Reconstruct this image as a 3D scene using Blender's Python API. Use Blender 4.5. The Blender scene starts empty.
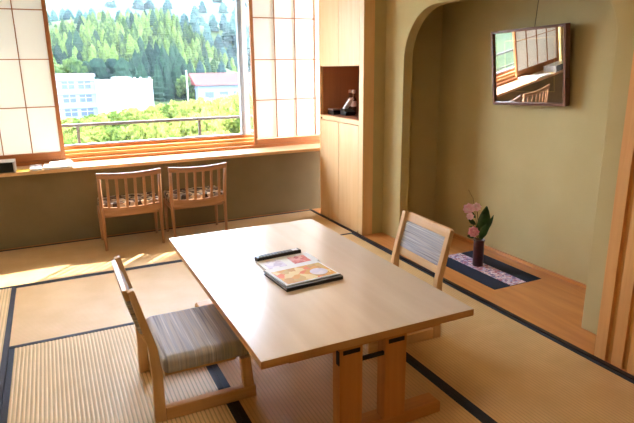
import bpy, bmesh, math, random
from mathutils import Vector, Matrix, noise
random.seed(7)
PI = math.pi
scene = bpy.context.scene
col = scene.collection

# ------------------------------------------------------------------ colour / materials
def lin(c):
    return tuple(((v/255.0)/12.92 if v/255.0 <= 0.04045 else ((v/255.0+0.055)/1.055)**2.4) for v in c) + (1.0,)

def mat(name, rgb, rough=0.6, spec=0.5, metal=0.0, coat=0.0):
    m = bpy.data.materials.new(name); m.use_nodes = True
    b = m.node_tree.nodes['Principled BSDF']
    b.inputs['Base Color'].default_value = lin(rgb)
    b.inputs['Roughness'].default_value = rough
    b.inputs['Metallic'].default_value = metal
    b.inputs['Specular IOR Level'].default_value = spec
    if coat:
        b.inputs['Coat Weight'].default_value = coat
        b.inputs['Coat Roughness'].default_value = 0.15
    return m

def noisy(name, c1, c2, scale=(4, 4, 4), detail=4, rough=0.6, bump=0.0, bscale=60, spec=0.5, lo=0.35, hi=0.65, dist=0.0, coords='Object', coat=0.0):
    m = mat(name, c1, rough, spec, coat=coat)
    nt = m.node_tree; b = nt.nodes['Principled BSDF']
    tc = nt.nodes.new('ShaderNodeTexCoord'); mp = nt.nodes.new('ShaderNodeMapping')
    mp.inputs['Scale'].default_value = scale
    nt.links.new(tc.outputs[coords], mp.inputs['Vector'])
    n = nt.nodes.new('ShaderNodeTexNoise'); n.inputs['Scale'].default_value = 1.0
    n.inputs['Detail'].default_value = detail; n.inputs['Distortion'].default_value = dist
    nt.links.new(mp.outputs['Vector'], n.inputs['Vector'])
    r = nt.nodes.new('ShaderNodeValToRGB')
    r.color_ramp.elements[0].position = lo; r.color_ramp.elements[0].color = lin(c1)
    r.color_ramp.elements[1].position = hi; r.color_ramp.elements[1].color = lin(c2)
    nt.links.new(n.outputs['Fac'], r.inputs['Fac']); nt.links.new(r.outputs['Color'], b.inputs['Base Color'])
    if bump:
        n2 = nt.nodes.new('ShaderNodeTexNoise'); n2.inputs['Scale'].default_value = bscale; n2.inputs['Detail'].default_value = 3
        nt.links.new(tc.outputs[coords], n2.inputs['Vector'])
        bp = nt.nodes.new('ShaderNodeBump'); bp.inputs['Strength'].default_value = bump; bp.inputs['Distance'].default_value = 0.01
        nt.links.new(n2.outputs['Fac'], bp.inputs['Height']); nt.links.new(bp.outputs['Normal'], b.inputs['Normal'])
    return m

def wood(name, c1, c2, axis='x', rough=0.45, fine=38.0, spec=0.4, coat=0.0):
    s = [fine, fine, fine]; s['xyz'.index(axis)] = 1.6
    return noisy(name, c1, c2, tuple(s), 5, rough, spec=spec, lo=0.3, hi=0.7, dist=0.6, coat=coat)

def stripes(name, cols, axis, freq, rough=0.9, warp=1.0):
    """woven cloth with uneven stripes along one object axis"""
    m = mat(name, cols[0], rough, 0.2)
    nt = m.node_tree; b = nt.nodes['Principled BSDF']
    tc = nt.nodes.new('ShaderNodeTexCoord'); mp = nt.nodes.new('ShaderNodeMapping')
    s = [1.5, 1.5, 1.5]; s['xyz'.index(axis)] = freq
    mp.inputs['Scale'].default_value = s
    nt.links.new(tc.outputs['Object'], mp.inputs['Vector'])
    n = nt.nodes.new('ShaderNodeTexNoise'); n.inputs['Scale'].default_value = 1.0; n.inputs['Detail'].default_value = 2
    nt.links.new(mp.outputs['Vector'], n.inputs['Vector'])
    r = nt.nodes.new('ShaderNodeValToRGB'); r.color_ramp.interpolation = 'LINEAR'
    e = r.color_ramp.elements
    e[0].position = 0.30; e[0].color = lin(cols[0]); e[1].position = 0.70; e[1].color = lin(cols[-1])
    for i, c in enumerate(cols[1:-1]):
        q = e.new(0.30 + 0.40*(i+1)/(len(cols)-1)); q.color = lin(c)
    nt.links.new(n.outputs['Fac'], r.inputs['Fac']); nt.links.new(r.outputs['Color'], b.inputs['Base Color'])
    n2 = nt.nodes.new('ShaderNodeTexNoise'); n2.inputs['Scale'].default_value = 300
    nt.links.new(tc.outputs['Object'], n2.inputs['Vector'])
    bp = nt.nodes.new('ShaderNodeBump'); bp.inputs['Strength'].default_value = 0.35; bp.inputs['Distance'].default_value = 0.004
    nt.links.new(n2.outputs['Fac'], bp.inputs['Height']); nt.links.new(bp.outputs['Normal'], b.inputs['Normal'])
    return m

def blotch(name, cols, scale, rough=0.7, spec=0.3):
    """voronoi patches of several colours (printed pattern)"""
    m = mat(name, cols[0], rough, spec)
    nt = m.node_tree; b = nt.nodes['Principled BSDF']
    tc = nt.nodes.new('ShaderNodeTexCoord')
    nz = nt.nodes.new('ShaderNodeTexNoise'); nz.inputs['Scale'].default_value = scale*0.8; nz.inputs['Detail'].default_value = 2
    nt.links.new(tc.outputs['Object'], nz.inputs['Vector'])
    mx = nt.nodes.new('ShaderNodeVectorMath'); mx.operation = 'MULTIPLY_ADD'
    mx.inputs[1].default_value = (0.03, 0.03, 0.03)
    nt.links.new(nz.outputs['Color'], mx.inputs[0]); nt.links.new(tc.outputs['Object'], mx.inputs[2])
    v = nt.nodes.new('ShaderNodeTexVoronoi'); v.inputs['Scale'].default_value = scale
    nt.links.new(mx.outputs['Vector'], v.inputs['Vector'])
    sp = nt.nodes.new('ShaderNodeSeparateColor'); nt.links.new(v.outputs['Color'], sp.inputs['Color'])
    r = nt.nodes.new('ShaderNodeValToRGB'); r.color_ramp.interpolation = 'CONSTANT'
    e = r.color_ramp.elements; e[0].position = 0; e[0].color = lin(cols[0])
    e[1].position = 1.0/len(cols); e[1].color = lin(cols[1])
    for i, c in enumerate(cols[2:]):
        q = e.new((i+2)/len(cols)); q.color = lin(c)
    nt.links.new(sp.outputs['Red'], r.inputs['Fac']); nt.links.new(r.outputs['Color'], b.inputs['Base Color'])
    return m

M = {}
M['table_top'] = noisy('pale_ash_top', (220, 200, 178), (230, 212, 192), (10, 1.2, 10), 4, 0.26, spec=0.6, dist=0.5, coat=0.5)
M['table_edge'] = wood('ash_edge', (214, 160, 100), (226, 176, 116), 'x', 0.5)
M['table_leg'] = wood('oak_leg', (206, 138, 70), (220, 154, 84), 'z', 0.5)
M['table_beam'] = wood('oak_beam', (206, 142, 76), (222, 160, 92), 'x', 0.5)
M['black_metal'] = mat('black_metal', (16, 14, 18), 0.45, metal=0.3)
M['chair_wood'] = wood('beech', (216, 172, 120), (228, 188, 138), 'z', 0.42)
M['chair_wood_x'] = wood('beech_rail', (216, 170, 116), (228, 186, 136), 'x', 0.42)
M['chair_wood_y'] = wood('beech_cross', (216, 170, 116), (228, 186, 136), 'y', 0.42)
M['slat_wood'] = wood('cherry', (170, 122, 84), (190, 142, 104), 'z', 0.42)
M['slat_wood_x'] = wood('cherry_rail', (170, 122, 84), (190, 142, 104), 'x', 0.35)
M['seat_stripe'] = stripes('striped_seat', [(150, 152, 168), (208, 204, 204), (178, 182, 196), (226, 224, 226)], 'x', 70)
M['back_stripe'] = stripes('striped_back', [(124, 120, 126), (196, 190, 186), (164, 162, 168), (216, 212, 206)], 'z', 70)
M['floral'] = blotch('floral_seat', [(70, 58, 54), (206, 190, 162), (120, 94, 76), (160, 150, 142), (84, 68, 60)], 26, 0.9)
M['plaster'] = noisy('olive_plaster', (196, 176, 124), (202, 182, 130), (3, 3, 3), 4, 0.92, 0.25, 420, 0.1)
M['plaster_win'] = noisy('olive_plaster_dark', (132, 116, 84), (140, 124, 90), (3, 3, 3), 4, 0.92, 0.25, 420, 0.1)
M['ceiling'] = noisy('ceiling_board', (214, 196, 160), (222, 206, 172), (1, 20, 1), 3, 0.8)
M['cab_wood'] = wood('hinoki_cabinet', (232, 184, 126), (240, 196, 140), 'z', 0.5, 26)
M['cab_dark'] = wood('niche_veneer', (170, 116, 82), (180, 124, 88), 'z', 0.6)
M['cab_side'] = wood('cabinet_side', (178, 116, 66), (188, 126, 74), 'z', 0.55)
M['sill_wood'] = wood('sill_wood', (222, 158, 92), (234, 174, 106), 'x', 0.35)
M['ledge_wood'] = wood('ledge_wood', (222, 178, 130), (232, 190, 142), 'x', 0.35)
M['shoji_wood'] = wood('shoji_wood', (168, 108, 62), (184, 122, 74), 'z', 0.5)
M['shoji_rail'] = wood('shoji_rail', (176, 108, 58), (192, 122, 70), 'x', 0.5)
M['alcove_wood'] = wood('alcove_board', (200, 128, 66), (222, 152, 86), 'y', 0.30, 16)
M['screen_wood'] = wood('screen_slats', (226, 164, 96), (236, 178, 110), 'z', 0.5)
M['screen_back'] = wood('screen_panel', (210, 156, 88), (218, 166, 98), 'z', 0.6)
M['floor_strip'] = mat('dark_strip', (40, 22, 26), 0.5)
M['heri'] = noisy('mat_border_cloth', (30, 34, 46), (44, 50, 64), (300, 300, 300), 2, 0.75)
M['alu'] = mat('window_aluminium', (136, 140, 146), 0.4)
M['alu_light'] = mat('window_jamb', (226, 222, 212), 0.5)
M['rail_metal'] = mat('balcony_rail_metal', (84, 74, 66), 0.6)
M['concrete'] = noisy('concrete', (170, 168, 162), (186, 184, 178), (3, 3, 3), 4, 0.9)
M['black'] = mat('black_plastic', (16, 18, 24), 0.3)
M['dark_box'] = mat('dark_box', (30, 36, 40), 0.35)
M['silver'] = mat('silver_trim', (200, 198, 196), 0.3, metal=0.8)
M['white'] = mat('white_paper', (240, 240, 240), 0.55)
M['white_plastic'] = mat('white_plastic', (226, 220, 214), 0.4)
M['grey_paper'] = blotch('grey_cover', [(214, 208, 210), (160, 150, 160), (232, 230, 230)], 30)
M['yellow_paper'] = mat('yellow_paper', (238, 206, 60), 0.6)
M['orange_cover'] = blotch('food_photo_cover', [(226, 160, 60), (240, 214, 150), (214, 176, 96), (232, 120, 60), (206, 150, 70)], 26, 0.35, 0.5)
M['pink_photo'] = blotch('pink_photo', [(226, 130, 124), (236, 170, 160), (206, 100, 104)], 40, 0.4)
M['lilac_photo'] = blotch('lilac_photo', [(226, 220, 236), (206, 196, 216), (238, 232, 240)], 30, 0.4)
M['navy'] = noisy('navy_cloth', (22, 32, 52), (32, 42, 64), (200, 200, 200), 2, 0.9)
M['chirimen'] = blotch('flower_print_cloth', [(216, 176, 192), (240, 226, 232), (190, 120, 138), (200, 190, 220), (140, 120, 160), (236, 206, 206)], 60, 0.85)
M['vase'] = noisy('dark_red_vase', (58, 22, 24), (78, 32, 30), (20, 20, 20), 3, 0.35)
M['petal'] = noisy('pink_petals', (228, 140, 164), (246, 196, 206), (60, 60, 60), 2, 0.6)
M['petal_pale'] = noisy('pale_pink_petals', (240, 186, 200), (250, 224, 228), (60, 60, 60), 2, 0.6)
M['leaf'] = noisy('dark_leaf', (24, 56, 22), (46, 84, 34), (20, 20, 20), 2, 0.4)
M['twig'] = mat('twig', (104, 74, 40), 0.7)
M['frame_wood'] = wood('picture_frame', (112, 74, 58), (130, 88, 68), 'y', 0.35)
M['print_mount'] = mat('mauve_mount', (92, 66, 60), 0.6)
M['print_line'] = mat('gilt_line', (198, 166, 96), 0.5)
M['print_art'] = blotch('dark_green_print', [(26, 44, 38), (34, 56, 46), (44, 62, 50)], 12, 0.6)
M['glass_cap'] = mat('pale_cap', (226, 196, 176), 0.35)

def glass_mat(name, rough=0.0, tint=(1, 1, 1, 1), mixf=None):
    m = bpy.data.materials.new(name); m.use_nodes = True; nt = m.node_tree; nt.nodes.clear()
    o = nt.nodes.new('ShaderNodeOutputMaterial'); mx = nt.nodes.new('ShaderNodeMixShader')
    t = nt.nodes.new('ShaderNodeBsdfTransparent'); t.inputs['Color'].default_value = tint
    g = nt.nodes.new('ShaderNodeBsdfGlossy'); g.inputs['Roughness'].default_value = rough
    if mixf is None:
        f = nt.nodes.new('ShaderNodeFresnel'); f.inputs['IOR'].default_value = 1.5
        ge = nt.nodes.new('ShaderNodeNewGeometry'); sb = nt.nodes.new('ShaderNodeMath'); sb.operation = 'SUBTRACT'; sb.inputs[0].default_value = 1.0
        nt.links.new(ge.outputs['Backfacing'], sb.inputs[1])
        mu = nt.nodes.new('ShaderNodeMath'); mu.operation = 'MULTIPLY'
        nt.links.new(f.outputs[0], mu.inputs[0]); nt.links.new(sb.outputs[0], mu.inputs[1]); nt.links.new(mu.outputs[0], mx.inputs[0])
    else:
        mx.inputs[0].default_value = mixf
    nt.links.new(t.outputs[0], mx.inputs[1]); nt.links.new(g.outputs[0], mx.inputs[2]); nt.links.new(mx.outputs[0], o.inputs[0])
    return m
M['pane'] = glass_mat('window_glass')
M['picture_glass'] = glass_mat('picture_glass', 0.0, (1, 1, 1, 1), 0.5)

def paper_mat():
    m = bpy.data.materials.new('shoji_paper'); m.use_nodes = True; nt = m.node_tree; nt.nodes.clear()
    o = nt.nodes.new('ShaderNodeOutputMaterial'); mx = nt.nodes.new('ShaderNodeMixShader'); mx.inputs[0].default_value = 0.2
    d = nt.nodes.new('ShaderNodeBsdfDiffuse'); t = nt.nodes.new('ShaderNodeBsdfTranslucent')
    d.inputs['Color'].default_value = lin((240, 238, 230)); t.inputs['Color'].default_value = lin((250, 246, 236))
    nt.links.new(d.outputs[0], mx.inputs[1]); nt.links.new(t.outputs[0], mx.inputs[2]); nt.links.new(mx.outputs[0], o.inputs[0])
    return m
M['paper'] = paper_mat()

def tatami_mat(name, c1, c2, axis, gro=0.96):
    """rush weave: ridges run along the mat's length (real ridges are in the mesh)"""
    m = mat(name, c1, 0.5, 0.35)
    nt = m.node_tree; b = nt.nodes['Principled BSDF']
    tc = nt.nodes.new('ShaderNodeTexCoord'); sx = nt.nodes.new('ShaderNodeSeparateXYZ')
    nt.links.new(tc.outputs['Object'], sx.inputs[0])
    k = nt.nodes.new('ShaderNodeMath'); k.operation = 'MULTIPLY'; k.inputs[1].default_value = 2*PI/RIDGE
    nt.links.new(sx.outputs['X' if axis == 'y' else 'Y'], k.inputs[0])
    c = nt.nodes.new('ShaderNodeMath'); c.operation = 'COSINE'; nt.links.new(k.outputs[0], c.inputs[0])
    mr = nt.nodes.new('ShaderNodeMapRange'); mr.inputs['From Min'].default_value = -1.0; mr.inputs['From Max'].default_value = -0.2
    nt.links.new(c.outputs[0], mr.inputs['Value'])
    n = nt.nodes.new('ShaderNodeTexNoise'); n.inputs['Scale'].default_value = 5; n.inputs['Detail'].default_value = 6
    nt.links.new(tc.outputs['Object'], n.inputs['Vector'])
    r = nt.nodes.new('ShaderNodeValToRGB'); r.color_ramp.elements[0].position = .35; r.color_ramp.elements[1].position = .65
    r.color_ramp.elements[0].color = lin(c1); r.color_ramp.elements[1].color = lin(c2)
    nt.links.new(n.outputs['Fac'], r.inputs['Fac'])
    mix = nt.nodes.new('ShaderNodeMix'); mix.data_type = 'RGBA'
    mix.inputs[6].default_value = lin(tuple(int(v*gro) for v in c1))
    nt.links.new(mr.outputs[0], mix.inputs[0]); nt.links.new(r.outputs['Color'], mix.inputs[7])
    nt.links.new(mix.outputs[2], b.inputs['Base Color'])
    w = nt.nodes.new('ShaderNodeTexWave'); w.inputs['Scale'].default_value = 90
    w.bands_direction = 'Y' if axis == 'y' else 'X'
    nt.links.new(tc.outputs['Object'], w.inputs['Vector'])
    bp = nt.nodes.new('ShaderNodeBump'); bp.inputs['Strength'].default_value = 0.25; bp.inputs['Distance'].default_value = 0.002
    nt.links.new(w.outputs['Fac'], bp.inputs['Height']); nt.links.new(bp.outputs['Normal'], b.inputs['Normal'])
    return m
RIDGE = 0.0175
M['tatami_y'] = tatami_mat('tatami_rush_lengthwise', (216, 176, 118), (228, 190, 132), 'y')
M['tatami_x'] = tatami_mat('tatami_rush_crosswise', (216, 178, 126), (228, 192, 142), 'x')
M['tatami_ribbed'] = tatami_mat('tatami_rush_ribbed', (222, 190, 140), (234, 202, 154), 'y', 0.84)

# ------------------------------------------------------------------ geometry helpers
class MB:
    def __init__(s): s.bm = bmesh.new()
    def box(s, x0, x1, y0, y1, z0, z1, mtx=None):
        v = [s.bm.verts.new(p) for p in ((x0,y0,z0),(x1,y0,z0),(x1,y1,z0),(x0,y1,z0),(x0,y0,z1),(x1,y0,z1),(x1,y1,z1),(x0,y1,z1))]
        for f in ((0,3,2,1),(4,5,6,7),(0,1,5,4),(1,2,6,5),(2,3,7,6),(3,0,4,7)): s.bm.faces.new([v[i] for i in f])
        if mtx is not None:
            for q in v: q.co = mtx @ q.co
        return s
    def prism(s, pts, axis, a, b):
        """polygon in the two other axes, extruded along axis from a to b"""
        def mk(p, t):
            return {'x': (t, p[0], p[1]), 'y': (p[0], t, p[1]), 'z': (p[0], p[1], t)}[axis]
        A = [s.bm.verts.new(mk(p, a)) for p in pts]; B = [s.bm.verts.new(mk(p, b)) for p in pts]
        s.bm.faces.new(A[::-1]); s.bm.faces.new(B); n = len(pts)
        for i in range(n): s.bm.faces.new([A[i], A[(i+1) % n], B[(i+1) % n], B[i]])
        return s
    def sweep(s, path, rad, n=10, cap=True, prof=None):
        """tube (or profile) along a list of points; rad a number or list"""
        path = [Vector(p) for p in path]; rings = []
        for i, p in enumerate(path):
            t = (path[min(i+1, len(path)-1)] - path[max(i-1, 0)]).normalized()
            ref = Vector((0, 0, 1)) if abs(t.z) < 0.9 else Vector((0, 1, 0))
            a = t.cross(ref).normalized(); b = a.cross(t).normalized()
            r = rad[i] if isinstance(rad, (list, tuple)) else rad
            if prof: ring = [s.bm.verts.new(p + a*u*(r) + b*v*(r)) for u, v in prof]
            else: ring = [s.bm.verts.new(p + a*math.cos(2*PI*k/n)*r + b*math.sin(2*PI*k/n)*r) for k in range(n)]
            rings.append(ring)
        m = len(rings[0])
        for i in range(len(rings)-1):
            for k in range(m): s.bm.faces.new([rings[i][k], rings[i][(k+1) % m], rings[i+1][(k+1) % m], rings[i+1][k]])
        if cap: s.bm.faces.new(rings[0][::-1]); s.bm.faces.new(rings[-1])
        return s
    def lathe(s, prof, n=24, c=(0, 0, 0)):
        rings = []
        for r, z in prof:
            rings.append([s.bm.verts.new((c[0]+r*math.cos(2*PI*k/n), c[1]+r*math.sin(2*PI*k/n), c[2]+z)) for k in range(n)])
        for i in range(len(rings)-1):
            for k in range(n): s.bm.faces.new([rings[i][k], rings[i][(k+1) % n], rings[i+1][(k+1) % n], rings[i+1][k]])
        s.bm.faces.new(rings[0][::-1]); s.bm.faces.new(rings[-1])
        return s
    def ball(s, c, r, sub=2, sc=(1, 1, 1), amp=0.0, freq=1.0, seed=0):
        mt = Matrix.Translation(c) @ Matrix.Diagonal((r*sc[0], r*sc[1], r*sc[2], 1))
        res = bmesh.ops.create_icosphere(s.bm, subdivisions=sub, radius=1.0)
        for v in res['verts']:
            d = 1 + amp*noise.noise(v.co*freq + Vector((seed*7.1, seed*3.3, seed)))
            v.co = mt @ (v.co*d)
        return s
    def build(s, name, m, parent=None, bevel=0.0, smooth=False, seg=2, loc=None):
        bmesh.ops.recalc_face_normals(s.bm, faces=s.bm.faces)
        me = bpy.data.meshes.new(name); s.bm.to_mesh(me); s.bm.free()
        me.materials.append(m)
        if smooth: me.shade_smooth()
        o = bpy.data.objects.new(name, me); col.objects.link(o)
        if parent: o.parent = parent
        if loc: o.location = loc
        if bevel:
            b = o.modifiers.new('bevel', 'BEVEL'); b.width = bevel; b.segments = seg; b.limit_method = 'ANGLE'; b.angle_limit = 0.6
            me.shade_smooth()
            w = o.modifiers.new('wn', 'WEIGHTED_NORMAL'); w.keep_sharp = True
        return o

def tag(o, label, cat, group=None, kind=None):
    if label: o['label'] = label
    if cat: o['category'] = cat
    if group: o['group'] = group
    if kind: o['kind'] = kind
    return o
def thing(name, label, cat, loc=(0, 0, 0), rz=0.0, group=None):
    o = bpy.data.objects.new(name, None); col.objects.link(o)
    o.empty_display_size = 0.05; o.location = loc; o.rotation_euler = (0, 0, rz)
    return tag(o, label, cat, group)
def struct(o): o['kind'] = 'structure'; return o
def copy_tree(o, parent=None):
    c = o.copy(); col.objects.link(c); c.parent = parent
    for ch in list(o.children): copy_tree(ch, c)
    return c

# ------------------------------------------------------------------ room shell
XF, YW = 2.28, 4.89
struct(MB().box(-1.35, 2.255, -1.35, 5.2, -0.12, -0.03).build('floor', M['concrete']))
struct(MB().box(2.28, 3.2, -1.35, 4.95, -0.12, 0.0).build('floor_alcove', M['alcove_wood']))
struct(MB().box(2.255, 2.28, -1.35, 4.89, -0.12, 0.004).build('trim_1', M['floor_strip']))
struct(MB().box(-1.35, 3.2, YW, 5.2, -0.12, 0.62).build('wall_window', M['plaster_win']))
struct(MB().box(-1.35, 3.2, 5.0, 5.25, 2.25, 2.6).build('wall_window_top', M['plaster']))
struct(MB().box(-1.35, -0.86, 5.0, 5.25, 0.65, 2.25).build('wall_window_left', M['plaster']))
struct(MB().box(2.70, 3.2, 4.95, 5.25, 0.62, 2.25).build('wall_window_right', M['plaster']))
struct(MB().box(-1.45, -1.27, -1.35, 2.9, -0.12, 2.6).box(-1.45, -1.27, 4.6, 5.25, -0.12, 2.6).box(-1.45, -1.27, 2.9, 4.6, 2.05, 2.6).box(-1.45, -1.27, 2.9, 4.6, -0.12, 0.3).build('wall_left', M['plaster']))
w2 = struct(MB().box(-1.40, -1.30, 2.9, 4.6, 0.3, 0.34).box(-1.40, -1.30, 2.9, 4.6, 2.0, 2.05).box(-1.40, -1.30, 2.9, 2.94, 0.34, 2.0).box(-1.40, -1.30, 4.56, 4.6, 0.34, 2.0).build('added_window_2', M['shoji_wood']))  # unseen side window, added to light the right side of the room
g = MB()
for i in range(1, 8): g.box(-1.335, -1.325, 2.94+1.62*i/8-0.004, 2.94+1.62*i/8+0.004, 0.34, 2.0)
for i in range(1, 5): g.box(-1.335, -1.325, 2.94, 4.56, 0.34+1.66*i/5-0.004, 0.34+1.66*i/5+0.004)
g.build('lattice', M['shoji_wood'], w2)
MB().box(-1.3365, -1.3358, 2.94, 4.56, 0.34, 2.0).build('paper', M['paper'], w2)
struct(MB().box(-1.45, 3.2, -1.45, -1.35, -0.12, 2.6).build('wall_back', M['plaster']))
struct(MB().box(-1.45, 3.2, -1.45, 5.25, 2.5, 2.6).build('ceiling', M['ceiling']))
struct(MB().box(2.38, 3.2, 3.87, 3.94, 0, 2.5).build('wall_pier', M['plaster']))
# arched alcove wall (polygon in y,z)
pts = [(3.87, 0), (3.87, 2.5), (-1.35, 2.5), (-1.35, 0), (1.845, 0)]
R1, R2, ZT = 0.30, 0.38, 1.81
for k in range(13):
    a = PI - k*PI/24; pts.append((1.845+R1+R1*math.cos(a), ZT-R1+R1*math.sin(a)))
for k in range(13):
    a = PI/2 - k*PI/24; pts.append((3.61-R2+R2*math.cos(a), ZT-R2+R2*math.sin(a)))
pts.append((3.61, 0))
w = struct(MB().prism(pts, 'x', 2.48, 2.56).build('wall_right', M['plaster'], bevel=0.006))
struct(MB().box(2.98, 3.2, 1.2, 3.87, 0, 2.5).build('wall_alcove', M['plaster']))
struct(MB().box(2.56, 2.98, 3.80, 3.87, 0, 2.5).build('wall_alcove_side', M['plaster']))
struct(MB().box(2.56, 2.98, 1.2, 1.30, 0, 2.5).build('wall_alcove_near', M['plaster']))
struct(MB().box(2.56, 2.98, 1.30, 3.80, 2.1, 2.5).build('ceiling_alcove', M['plaster']))
struct(MB().box(2.966, 2.98, 1.30, 3.80, 0.0, 0.022).build('baseboard_alcove', M['alcove_wood']))
struct(MB().box(-1.27, 2.255, 4.877, YW, -0.03, 0.006).build('baseboard_window', M['cab_side']))

# tatami mats: corrugated top (ridges), cloth borders on the long sides
def tatami(x0, x1, y0, y1, axis, label, amp=0.00015):
    t = thing('tatami_mat', label, 'tatami mat', (x0, y0, 0), 0, 'tatami mats on the floor')
    W, L = (x1-x0, y1-y0) if axis == 'y' else (y1-y0, x1-x0)
    b = 0.028; e = 0.0015
    bm = MB(); n = int((W-2*b)/RIDGE*6)
    rows = []
    for i in range(n+1):
        u = b + (W-2*b)*i/n
        z = -amp + amp*math.cos(2*PI*u/RIDGE)
        rows.append([bm.bm.verts.new((u, v, z) if axis == 'y' else (v, u, z)) for v in (e, L-e)])
    for i in range(n): bm.bm.faces.new([rows[i][0], rows[i+1][0], rows[i+1][1], rows[i][1]] if axis == 'y' else [rows[i][0], rows[i][1], rows[i+1][1], rows[i+1][0]])
    lo = (b, W-b, e, L-e) if axis == 'y' else (e, L-e, b, W-b)
    o = bm.build('woven_cover', M['tatami_ribbed'] if amp > 0.0008 else M['tatami_y'] if axis == 'y' else M['tatami_x'], t, smooth=True)
    MB().box(lo[0], lo[1], lo[2], lo[3], -0.03, -0.003).build('straw_core', M['tatami_y'], t)
    for (a0, a1) in ((e, b), (W-b, W-e)):
        q = (a0, a1, e, L-e) if axis == 'y' else (e, L-e, a0, a1)
        MB().box(q[0], q[1], q[2], q[3], -0.03, 0.0006).build('cloth_border', M['heri'], t)
    return t
tatami(-1.24, 0.564, 3.96, 4.875, 'x', 'long tatami mat under the window ledge, left of the seam beneath the slatted chairs')
tatami(0.564, 2.253, 3.96, 4.875, 'x', 'long tatami mat under the window ledge, right one, running to the cabinet')
tatami(-0.34, 1.452, 3.02, 3.96, 'x', 'sunlit tatami mat lying crosswise between the slatted chairs and the cushioned chair')
tatami(1.452, 2.253, 2.10, 3.96, 'y', 'tatami mat beside the alcove and cabinet, under the far right chair')
tatami(1.452, 2.253, 0.24, 2.10, 'y', 'tatami mat in the near right corner in front of the slatted screen')
tatami(-1.24, -0.34, 2.14, 3.96, 'y', 'tatami mat at the left edge of the picture, beyond the wide dark border', 0.00085)
tatami(-0.34, 0.562, 1.20, 3.02, 'y', 'strongly ribbed tatami mat in the near left under the left cushioned chair', 0.00085)
tatami(0.562, 1.452, 1.20, 3.02, 'y', 'tatami mat directly below the wooden table legs')
tatami(-1.24, 0.10, -1.30, 1.20, 'y', 'tatami mat nearest the viewer at the left rear of the room')
tatami(0.10, 1.452, -1.30, 1.20, 'y', 'tatami mat nearest the viewer in the middle rear of the room')
tatami(-1.24, -0.34, 1.20, 2.14, 'y', 'small tatami mat against the left wall')
tatami(1.452, 2.253, -1.30, 0.24, 'y', 'tatami mat nearest the viewer at the right rear of the room')

# ------------------------------------------------------------------ ledge, sill, window
lg = MB().box(-1.27, 2.70, 4.70, 5.25, 0.622, 0.65).build('window_ledge', M['ledge_wood'], bevel=0.003)
struct(lg); lg.name = 'trim_2'
struct(MB().box(-1.27, 2.70, 5.0, 5.05, 0.65, 0.678).build('trim_3', M['shoji_rail'], bevel=0.002))
struct(MB().box(-0.86, 2.70, 5.052, 5.13, 0.65, 0.712).box(-0.86, 2.70, 5.085, 5.25, 0.712, 0.738).build('trim_4', M['sill_wood'], bevel=0.002))
wf = struct(MB().box(-0.86, 2.70, 5.14, 5.24, 2.20, 2.25)
            .box(-0.86, -0.82, 5.14, 5.24, 0.765, 2.20).box(2.66, 2.70, 5.14, 5.24, 0.765, 2.20)
            .build('window_1', M['alu'], bevel=0.002))
MB().box(-0.86, 2.70, 5.14, 5.24, 0.738, 0.765).build('window_sill', M['shoji_rail'], wf, bevel=0.002)
MB().box(1.672, 1.705, 5.15, 5.20, 0.765, 2.20).box(-0.82, -0.78, 5.15, 5.20, 0.765, 2.20).box(-0.78, 1.672, 5.15, 5.20, 0.765, 0.776).build('sash', M['alu'], wf, bevel=0.002)
MB().box(1.712, 1.752, 5.142, 5.152, 0.768, 2.20).build('mullion', M['alu_light'], wf, bevel=0.002)
MB().box(1.71, 1.75, 5.20, 5.235, 0.765, 2.20).box(2.62, 2.66, 5.20, 5.235, 0.765, 2.20).box(1.75, 2.62, 5.20, 5.235, 0.765, 0.80).build('sash', M['alu'], wf, bevel=0.002)
MB().box(-0.78, 1.672, 5.172, 5.177, 0.78, 2.20).build('window_pane', M['pane'], wf)
MB().box(1.75, 2.62, 5.214, 5.219, 0.80, 2.20).build('window_pane', M['pane'], wf)

def shoji(x0, z_off, y, label):
    t = thing('shoji_screen', label, 'shoji screen', (x0, y, 0.679), 0)
    W, H, s = 0.90, 1.54, 0.032
    MB().box(0, s, 0, 0.028, 0, H).build('stile', M['shoji_wood'], t, bevel=0.002)
    MB().box(W-s, W, 0, 0.028, 0, H).build('stile', M['shoji_wood'], t, bevel=0.002)
    MB().box(s, W-s, 0, 0.028, 0, 0.065+z_off).build('bottom_rail', M['shoji_rail'], t, bevel=0.002)
    MB().box(s, W-s, 0, 0.028, H-0.04, H).build('top_rail', M['shoji_rail'], t, bevel=0.002)
    g = MB(); c = (W-2*s)/4
    for i in (1, 2, 3): g.box(s+i*c-0.0035, s+i*c+0.0035, 0.004, 0.016, 0.06, H-0.04)
    for z in (1.112, 1.484, 1.856): g.box(s, W-s, 0.003, 0.015, z-0.679+z_off-0.0035, z-0.679+z_off+0.0035)
    g.build('lattice', M['shoji_wood'], t)
    MB().box(s, W-s, 0.0162, 0.0168, 0.06, H-0.04).build('paper', M['paper'], t)
    return t
shoji(-0.822, 0.0, 5.008, 'left shoji paper screen slid open beside the bright window view')
shoji(1.745, -0.012, 5.008, 'right shoji paper screen between the window and the wooden cabinet')

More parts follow.
